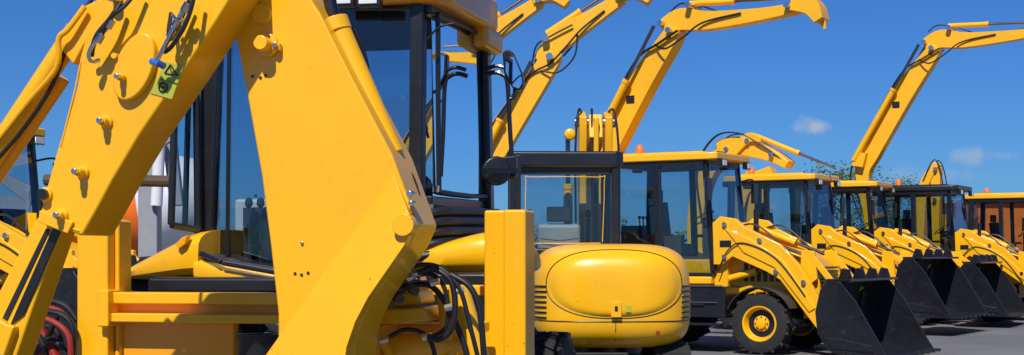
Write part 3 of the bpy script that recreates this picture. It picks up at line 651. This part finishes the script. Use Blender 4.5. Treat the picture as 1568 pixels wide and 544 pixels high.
# roof
rf=A.b('cab_roof',ORG,.035,3)
def arc(cu,cv,r,a0,a1,n=7): return [(cu+r*math.cos(math.radians(a0+(a1-a0)*k/n)),cv+r*math.sin(math.radians(a0+(a1-a0)*k/n))) for k in range(n+1)]
pl2=arc(uR-.12,v0+.12,.25,-90,0)+arc(uR-.12,v1-.15,.25,0,90)+arc(uL2+.12,v1-.15,.25,90,180)+arc(uL2+.12,v0+.12,.25,180,270)
slab(rf,[Lc(a,b_,2.785+(.03 if b_>1.5 else 0)) for a,b_ in pl2],(0,0,.2))
lb('cab_roof',ORG,uR+.02,uR+.12,v1-.35,v1+.1,2.7,2.84,.03)
for x in(512,552): 
    c=G(x+14,-1,.68); box(A.b('lamp_housings',BLK,.006),c,(.13,.06,.085),Matrix.Rotation(-TH,3,'Z')); box(A.b('work_lamps',LAMP,.004),c-h*.033,(.1,.01,.06),Matrix.Rotation(-TH,3,'Z'))
# mirrors
ma=A.b('mirror_arms',BLK,0)
Dm=1.95
tube(ma,[G(742,116,Dm),G(756,111,Dm),G(769,114,Dm),G(777,128,Dm),G(781,200,Dm),G(786,268,Dm)],.014)
tube(ma,[G(744,106,Dm),G(760,101,Dm),G(775,105,Dm)],.012)
tube(ma,[G(777,150,Dm),G(786,150,Dm),G(788,135,Dm)],.010)
mh=A.b('mirror_head',BLK,.012)
hd_=[(769,80),(777,75),(784,80),(799,114),(801,130),(795,139),(784,135),(771,110)]
slab(mh,[G(x,y,Dm-.03) for x,y in hd_],h*.07)
cx,cy=785,107
sheet(A.b('mirror_face',MIR,0),[G(cx+(x-cx)*.84+1,cy+(y-cy)*.9,Dm-.034) for x,y in hd_])
lathe(mh,G(760,262,1.3),-h+rgt*.4,[(.01,-.05),(.06,-.03),(.085,.0),(.08,.02),(.0,.025)],20)
slab(mh,[G(768,240,1.35),G(790,238,1.35),G(790,272,1.35),G(768,276,1.35)],h*.05)
beam(ma,G(742,262,1.2),G(790,262,1.35),.03,.03)
beam(A.b('tall_rail',BLK,.004),G(793,238,1.7),G(793,330,1.7),.035,.035)
# kingpost hydraulics
gs('kingpost',YEL,[(575,452),(640,446),(645,466),(612,470),(575,470)],-.5,.25,.012)
gs('kingpost',YEL,[(577,474),(650,470),(660,492),(577,498)],-.55,.3,.012)
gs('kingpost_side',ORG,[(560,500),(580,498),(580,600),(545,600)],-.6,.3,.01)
gs('kingpost',YEL,[(575,498),(735,494),(735,512),(575,512)],-.3,.2,.01)
cyl(A.b('swing_ram',YEL,.003),G(700,440,-.5),G(735,560,-.5),.05,seg=20); cyl(A.b('swing_ram',YEL,.003),G(685,455,-.4),G(700,600,-.4),.045,seg=20)
cyl(A.b('swing_ram',YEL,.003),G(600,530,-.4),G(720,528,-.4),.05,seg=20)
gs('valve_block',BRN,[(583,420),(610,412),(620,440),(600,452),(570,458)],-.6,.15,.01)
gs('valve_fitting_block',STL,[(618,415),(640,418),(645,430),(615,432)],-.6,.1,.006)
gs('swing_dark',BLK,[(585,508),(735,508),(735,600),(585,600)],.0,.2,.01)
lb('rear_frame',YEL,U(560,.1),U(741,.1),.02,.12,Z(650,452,.1),Z(650,436,.1),.008)
gs('shade_and_dark_backing',BLK,[(590,418),(745,418),(745,560),(590,560)],.45,.1,.01)
lathe(A.b('swing_ring',YEL,.0),G(560,560,-.52),-h,[(.15,0),(.15,.06),(.12,.06),(.12,0),(.15,0)],30,False)
for i,pts in enumerate([
 [(640,418),(665,412),(690,430),(697,470),(690,505),(672,520),(655,515)],
 [(632,424),(660,420),(680,440),(686,480),(680,505),(660,516)],
 [(600,430),(620,438),(655,436),(680,460),(700,500),(715,544),(718,600)],
 [(612,415),(650,405),(680,414),(705,445),(720,500),(735,560)],
 [(575,440),(590,432),(598,445),(590,460),(570,455)],
 [(590,520),(620,505),(650,512),(665,540),(668,600)],
 [(690,420),(720,440),(735,480),(742,560)]]):
    gt('hydraulic_hoses',HOS,[(x,y,-.68+.04*(i%3)) for x,y in pts],.010 if i%2 else .013)
for x,y in((640,418),(632,424),(600,430),(612,415),(575,440),(668,432),(655,515),(590,520),(690,470),(705,445)):
    cyl(A.b('hose_fittings',STL,0),G(x-8,y+2,-.67),G(x+5,y-1,-.67),.016,seg=6)
for k,(x,y) in enumerate(((595,440),(605,452),(628,440),(590,460))):
    cyl(A.b('hose_clamps',BRN,0),G(x,y,-.66),G(x+8,y+6,-.7),.022,seg=6)
for i,pts in enumerate([[(20,505),(45,486),(80,492),(105,515),(108,560)],[(60,470),(85,474),(105,490),(116,520)]]):
    gt('red_linkage',RED,[(x,y,-.1+.1*i) for x,y in pts],.014)
for i,pts in enumerate([[(30,495),(60,478),(95,482),(112,505),(110,560)],[(45,480),(70,462),(100,468),(118,490)],[(25,520),(55,512),(70,540),(72,580)],[(50,545),(75,520),(100,540),(98,580)],[(10,540),(40,545),(70,520),(90,480),(110,470)],[(35,510),(60,500),(85,505),(95,540),(90,580)]]):
    gt('hydraulic_hoses',HOS,[(x,y,-.05+.08*i) for x,y in pts],.016)
gs('red_plate',RED,[(35,500),(60,495),(95,560),(60,600),(30,600)],.3,.1,.02)
gt('wood_rail',BRN,[(70,276,1.2),(160,276,1.2),(262,278,1.2)],.035)
lb('engine_body',YEL,-3.05,-2.15,2.3,3.9,.6,1.4,.05); lb('chassis_beam',BLK,-3.0,-2.2,.5,4.0,.45,.8,.02)
A.done(world=True)
tmpT.free(); tmpR.free()

# ------------------------------------------------------------ left background truck
T_=Obj('concrete_mixer_truck',pose(-6.9,26.5,5,0,.82))
d=T_.b('mixer_drum',WHT,0)
lathe(d,(-2.2,0,2.6),(1,0,.12),[(.45,0),(.6,.1),(1.1,1.0),(1.25,1.8),(1.25,2.6),(.95,3.5),(.5,3.9)],32)
sp_=T_.b('drum_stripe',ORR,0); lathe(sp_,(-2.2,0,2.6),(1,0,.12),[(1.26,1.9),(1.27,2.0),(1.27,2.2),(1.26,2.3)],32,False)
c_=T_.b('truck_cab',WHT,.08); slab(c_,[(2.2,-1.1,1.0),(4.0,-1.1,1.0),(4.1,-1.1,1.9),(3.8,-1.1,3.0),(2.2,-1.1,3.0)],(0,2.2,0))
bx(T_.b('chassis',BLK,.02),-3,4.0,-.45,.45,.8,1.1); g_=T_.b('cab_glass',BLK,.01); bx(g_,2.7,3.6,-1.115,-1.1,2.0,2.8)
t_=T_.b('tyres',RUB,0); r_=T_.b('rims',WHT,0)
for xx in(-1.9,-.6,3.2):
    for s in(-1,1): wheel(t_,r_,(xx,s*.95,.5),.5,.3,.28,lugs=14)
ch_=T_.b('chute',GRY,.02); slab(ch_,[(-2.2,-.3,3.2),(-3.0,-.3,3.6),(-3.1,-.3,3.4),(-2.3,-.3,2.8)],(0,.6,0)); beam(ch_,(-2.4,-.5,1),(-2.4,-.5,3.2),.1,.1); beam(ch_,(-2.4,.5,1),(-2.4,.5,3.2),.1,.1)
T_.done()

C_=Obj('loader_crane',pose(-5.6,22,0))
g1=C_.b('crane_column',GRY,.02); beam(g1,(0,0,0),(0,0,3.1),.3,.3); beam(g1,(0,0,3.1),(.35,0,3.35),.2,.25); beam(g1,(.3,0,3.3),(.42,0,2.2),.16,.2); beam(g1,(-.5,0,.3),(.5,0,.3),1.2,.2)
beam(g1,(-1.0,0,2.65),(.1,0,2.95),.12,.18)
w1=C_.b('crane_rams',WHT,0); cyl(w1,(.15,-.2,2.2),(.2,-.2,3.2),.09); cyl(w1,(-.1,-.2,3.2),(.2,-.2,3.3),.12)
C_.done()

# ------------------------------------------------------------ buildings
W_=Obj('orange_warehouse',pose(37,72,-8))
wb=W_.b('walls',ORR,.02); bx(wb,-14,14,-6,6,0,4.0)
rf=W_.b('roof',ORR,.02); bx(rf,-14.3,14.3,-6.3,6.3,4.0,4.2)
dr=W_.b('windows',BLK,.01)
for k in range(7): bx(dr,-12+k*3.7,-10+k*3.7,-6.04,-5.98,2.6,3.2)
for k in range(3): bx(W_.b('roller_doors',WHT,.01),-9+k*7.4,-5.6+k*7.4,-6.06,-5.98,0,2.4)
for k in range(30): bx(wb,-13.8+k*.95,-13.7+k*.95,-6.03,-6.0,0,3.95)
W_.done()
W2=Obj('storage_shed',pose(-26,70,6))
bx(W2.b('walls',WHT,.02),-9,9,-5,5,0,3.2); slab(W2.b('roof',GRY,.02),[(-9.3,-5.3,3.2),(-9.3,5.3,3.2),(-9.3,0,4.4)],(18.6,0,0))
for k in range(4): bx(W2.b('doors',BLK,.01),-7.5+k*4.2,-5+k*4.2,-5.04,-4.98,0,2.4)
W2.done()

# ------------------------------------------------------------ trees
def tree(x,y,H,R,dens=1500,name='tree',lo=.35):
    T=Obj(name,pose(x,y,random.random()*360))
    tr=T.b('trunk',BARK,0); lf=T.b('leaves',LEAF,0)
    lathe(tr,(0,0,0),(0,0,1),[(.16,0),(.11,H*.3),(.07,H*.6),(.02,H*.95)],10)
    ends=[]
    for k in range(14):
        a=random.random()*6.28; z0=H*random.uniform(.3,.7); l=R*random.uniform(.6,1.1)
        e=V((math.cos(a)*l,math.sin(a)*l,z0+l*random.uniform(.2,.6)))
        tube(tr,[(0,0,z0),e*.5+V((0,0,z0*.5+.1)),e],.02,6,3); ends.append(e)
    for k in range(10): ends.append(V((random.uniform(-.6,.6)*R,random.uniform(-.6,.6)*R,H*random.uniform(.7,1.0))))
    for i in range(dens):
        e=random.choice(ends); p=e+V((random.gauss(0,.28),random.gauss(0,.28),random.gauss(0,.18)))*R*.8
        s=random.uniform(.03,.07); a,b_,c_=frame_of((random.gauss(0,1),random.gauss(0,1),random.gauss(0,1)+.01))
        sheet(lf,[p-a*s,p-b_*s*.6,p+a*s,p+b_*s*.6])
    T.done()
tree(11.6,50,4.65,1.25,3400)
tree(15.0,56,4.3,1.4,3000)
tree(27,58,4.2,1.5,2000)
def mass(name,x0,x1,y,H,n):
    T=Obj(name,pose((x0+x1)/2,y,0)); lf=T.b('leaves',LEAF,0); w=(x1-x0)/2
    hs_=[random.uniform(.6,1) for _ in range(40)]
    for i in range(n):
        xx=random.uniform(-w,w); k=(xx+w)/(2*w)*39; hh=H*(hs_[int(k)]*(1-k%1)+hs_[min(39,int(k)+1)]*(k%1))
        p=V((xx,random.gauss(0,1.0),hh*random.random()**.7)); s=random.uniform(.12,.3)
        a,b_,c_=frame_of((random.gauss(0,1),random.gauss(0,1),random.gauss(0,1)+.01)); sheet(lf,[p-a*s,p-b_*s*.6,p+a*s,p+b_*s*.6])
    T.done()
mass('hedge',-20,-8,40,1.9,5000)
mass('distant_tree_row',-60,80,110,4.2,9000)

# ------------------------------------------------------------ ground
gm=bpy.data.materials.new('asphalt'); gm.use_nodes=True; N=gm.node_tree.nodes; Lk=gm.node_tree.links; bs=N['Principled BSDF']
tc=N.new('ShaderNodeTexCoord')
n1=N.new('ShaderNodeTexNoise'); n1.inputs['Scale'].default_value=.35; n1.inputs['Detail'].default_value=8; Lk.new(tc.outputs['Object'],n1.inputs['Vector'])
n2=N.new('ShaderNodeTexNoise'); n2.inputs['Scale'].default_value=70; n2.inputs['Detail'].default_value=4; Lk.new(tc.outputs['Object'],n2.inputs['Vector'])
cr=N.new('ShaderNodeValToRGB'); cr.color_ramp.elements[0].position=.35; cr.color_ramp.elements[1].position=.7
cr.color_ramp.elements[0].color=(.15,.15,.155,1); cr.color_ramp.elements[1].color=(.24,.24,.245,1); Lk.new(n1.outputs['Fac'],cr.inputs['Fac'])
mx=N.new('ShaderNodeMix'); mx.data_type='RGBA'; mx.blend_type='MULTIPLY'; mx.inputs['Factor'].default_value=.5
Lk.new(cr.outputs['Color'],mx.inputs['A']); Lk.new(n2.outputs['Fac'],mx.inputs['B']); Lk.new(mx.outputs['Result'],bs.inputs['Base Color']); bs.inputs['Roughness'].default_value=.85
bp=N.new('ShaderNodeBump'); bp.inputs['Strength'].default_value=.4; bp.inputs['Distance'].default_value=.01; Lk.new(n2.outputs['Fac'],bp.inputs['Height']); Lk.new(bp.outputs['Normal'],bs.inputs['Normal'])
me=bpy.data.meshes.new('ground'); bm=bmesh.new(); sheet(bm,[(-1500,-200,0),(1500,-200,0),(1500,2500,0),(-1500,2500,0)]); bm.to_mesh(me); bm.free(); me.materials.append(gm)
go=bpy.data.objects.new('ground',me); scene.collection.objects.link(go)

# ------------------------------------------------------------ light
sd=V((.17,.66,-.80)).normalized()   # travel direction
S=bpy.data.lights.new('sun','SUN'); S.energy=5.0; S.angle=math.radians(.5); S.color=(1,.95,.87)
so=bpy.data.objects.new('sun',S); scene.collection.objects.link(so); so.rotation_euler=sd.to_track_quat('-Z','Y').to_euler(); so.location=(0,-5,20)
wd=bpy.data.worlds.new('World'); scene.world=wd; wd.use_nodes=True; N=wd.node_tree.nodes; Lk=wd.node_tree.links
bg=N['Background']; sk=N.new('ShaderNodeTexSky'); sk.sky_type='NISHITA'; sk.sun_disc=False
sk.sun_elevation=math.asin(-sd.z); sk.sun_rotation=math.atan2(-sd.x,-sd.y); sk.air_density=1.0; sk.dust_density=.15; sk.ozone_density=4.0
hs=N.new('ShaderNodeMix'); hs.data_type='RGBA'; hs.blend_type='MULTIPLY'; hs.inputs['Factor'].default_value=1; hs.inputs['B'].default_value=(.34,.76,1.45,1); Lk.new(sk.outputs[0],hs.inputs['A'])
bg.inputs['Strength'].default_value=.06
col=hs.outputs['Result']
tc=N.new('ShaderNodeTexCoord')
nz=N.new('ShaderNodeTexNoise'); nz.inputs['Scale'].default_value=60; nz.inputs['Detail'].default_value=8; Lk.new(tc.outputs['Generated'],nz.inputs['Vector'])
for (px,py,wx,wz,st) in((1232,193,.014,.0060,1.3),(1480,240,.018,.006,.6),(1530,238,.014,.004,.45),(1420,268,.03,.005,.35)):
    c=V(((px-784)/F,1,(390-py)/F)).normalized()
    sb=N.new('ShaderNodeVectorMath'); sb.operation='SUBTRACT'; sb.inputs[1].default_value=c; Lk.new(tc.outputs['Generated'],sb.inputs[0])
    ml=N.new('ShaderNodeVectorMath'); ml.operation='MULTIPLY'; ml.inputs[1].default_value=(1/wx,1/(wx*1.5),1/wz); Lk.new(sb.outputs[0],ml.inputs[0])
    ln=N.new('ShaderNodeVectorMath'); ln.operation='LENGTH'; Lk.new(ml.outputs[0],ln.inputs[0])
    m1=N.new('ShaderNodeMath'); m1.operation='SUBTRACT'; m1.inputs[0].default_value=1.3; Lk.new(ln.outputs['Value'],m1.inputs[1])
    m2=N.new('ShaderNodeMath'); m2.operation='MULTIPLY_ADD'; m2.inputs[1].default_value=3.5; m2.inputs[2].default_value=-1.8; Lk.new(nz.outputs['Fac'],m2.inputs[0])
    m3=N.new('ShaderNodeMath'); m3.operation='ADD'; Lk.new(m1.outputs[0],m3.inputs[0]); Lk.new(m2.outputs[0],m3.inputs[1])
    mr=N.new('ShaderNodeMapRange'); mr.interpolation_type='SMOOTHSTEP'; mr.inputs['From Min'].default_value=0.; mr.inputs['From Max'].default_value=1.3; mr.inputs['To Max'].default_value=st*.6; Lk.new(m3.outputs[0],mr.inputs['Value'])
    m4=N.new('ShaderNodeMath'); m4.operation='MULTIPLY'; Lk.new(mr.outputs['Result'],m4.inputs[0])
    m5=N.new('ShaderNodeMapRange'); m5.inputs['From Min'].default_value=1.9; m5.inputs['From Max'].default_value=.8; Lk.new(ln.outputs['Value'],m5.inputs['Value']); Lk.new(m5.outputs['Result'],m4.inputs[1])
    mxx=N.new('ShaderNodeMix'); mxx.data_type='RGBA'; mxx.inputs['B'].default_value=(8,8.5,9.5,1); Lk.new(m4.outputs[0],mxx.inputs['Factor']); Lk.new(col,mxx.inputs['A']); col=mxx.outputs['Result']
Lk.new(col,bg.inputs['Color'])

# ------------------------------------------------------------ camera
cd=bpy.data.cameras.new('camera'); cd.lens=50; cd.sensor_width=36; cd.shift_y=118/1568; cd.clip_end=4000; cd.clip_start=.05
co=bpy.data.objects.new('camera',cd); scene.collection.objects.link(co); co.location=(0,0,CH); co.rotation_euler=(math.radians(90),0,0)
scene.camera=co
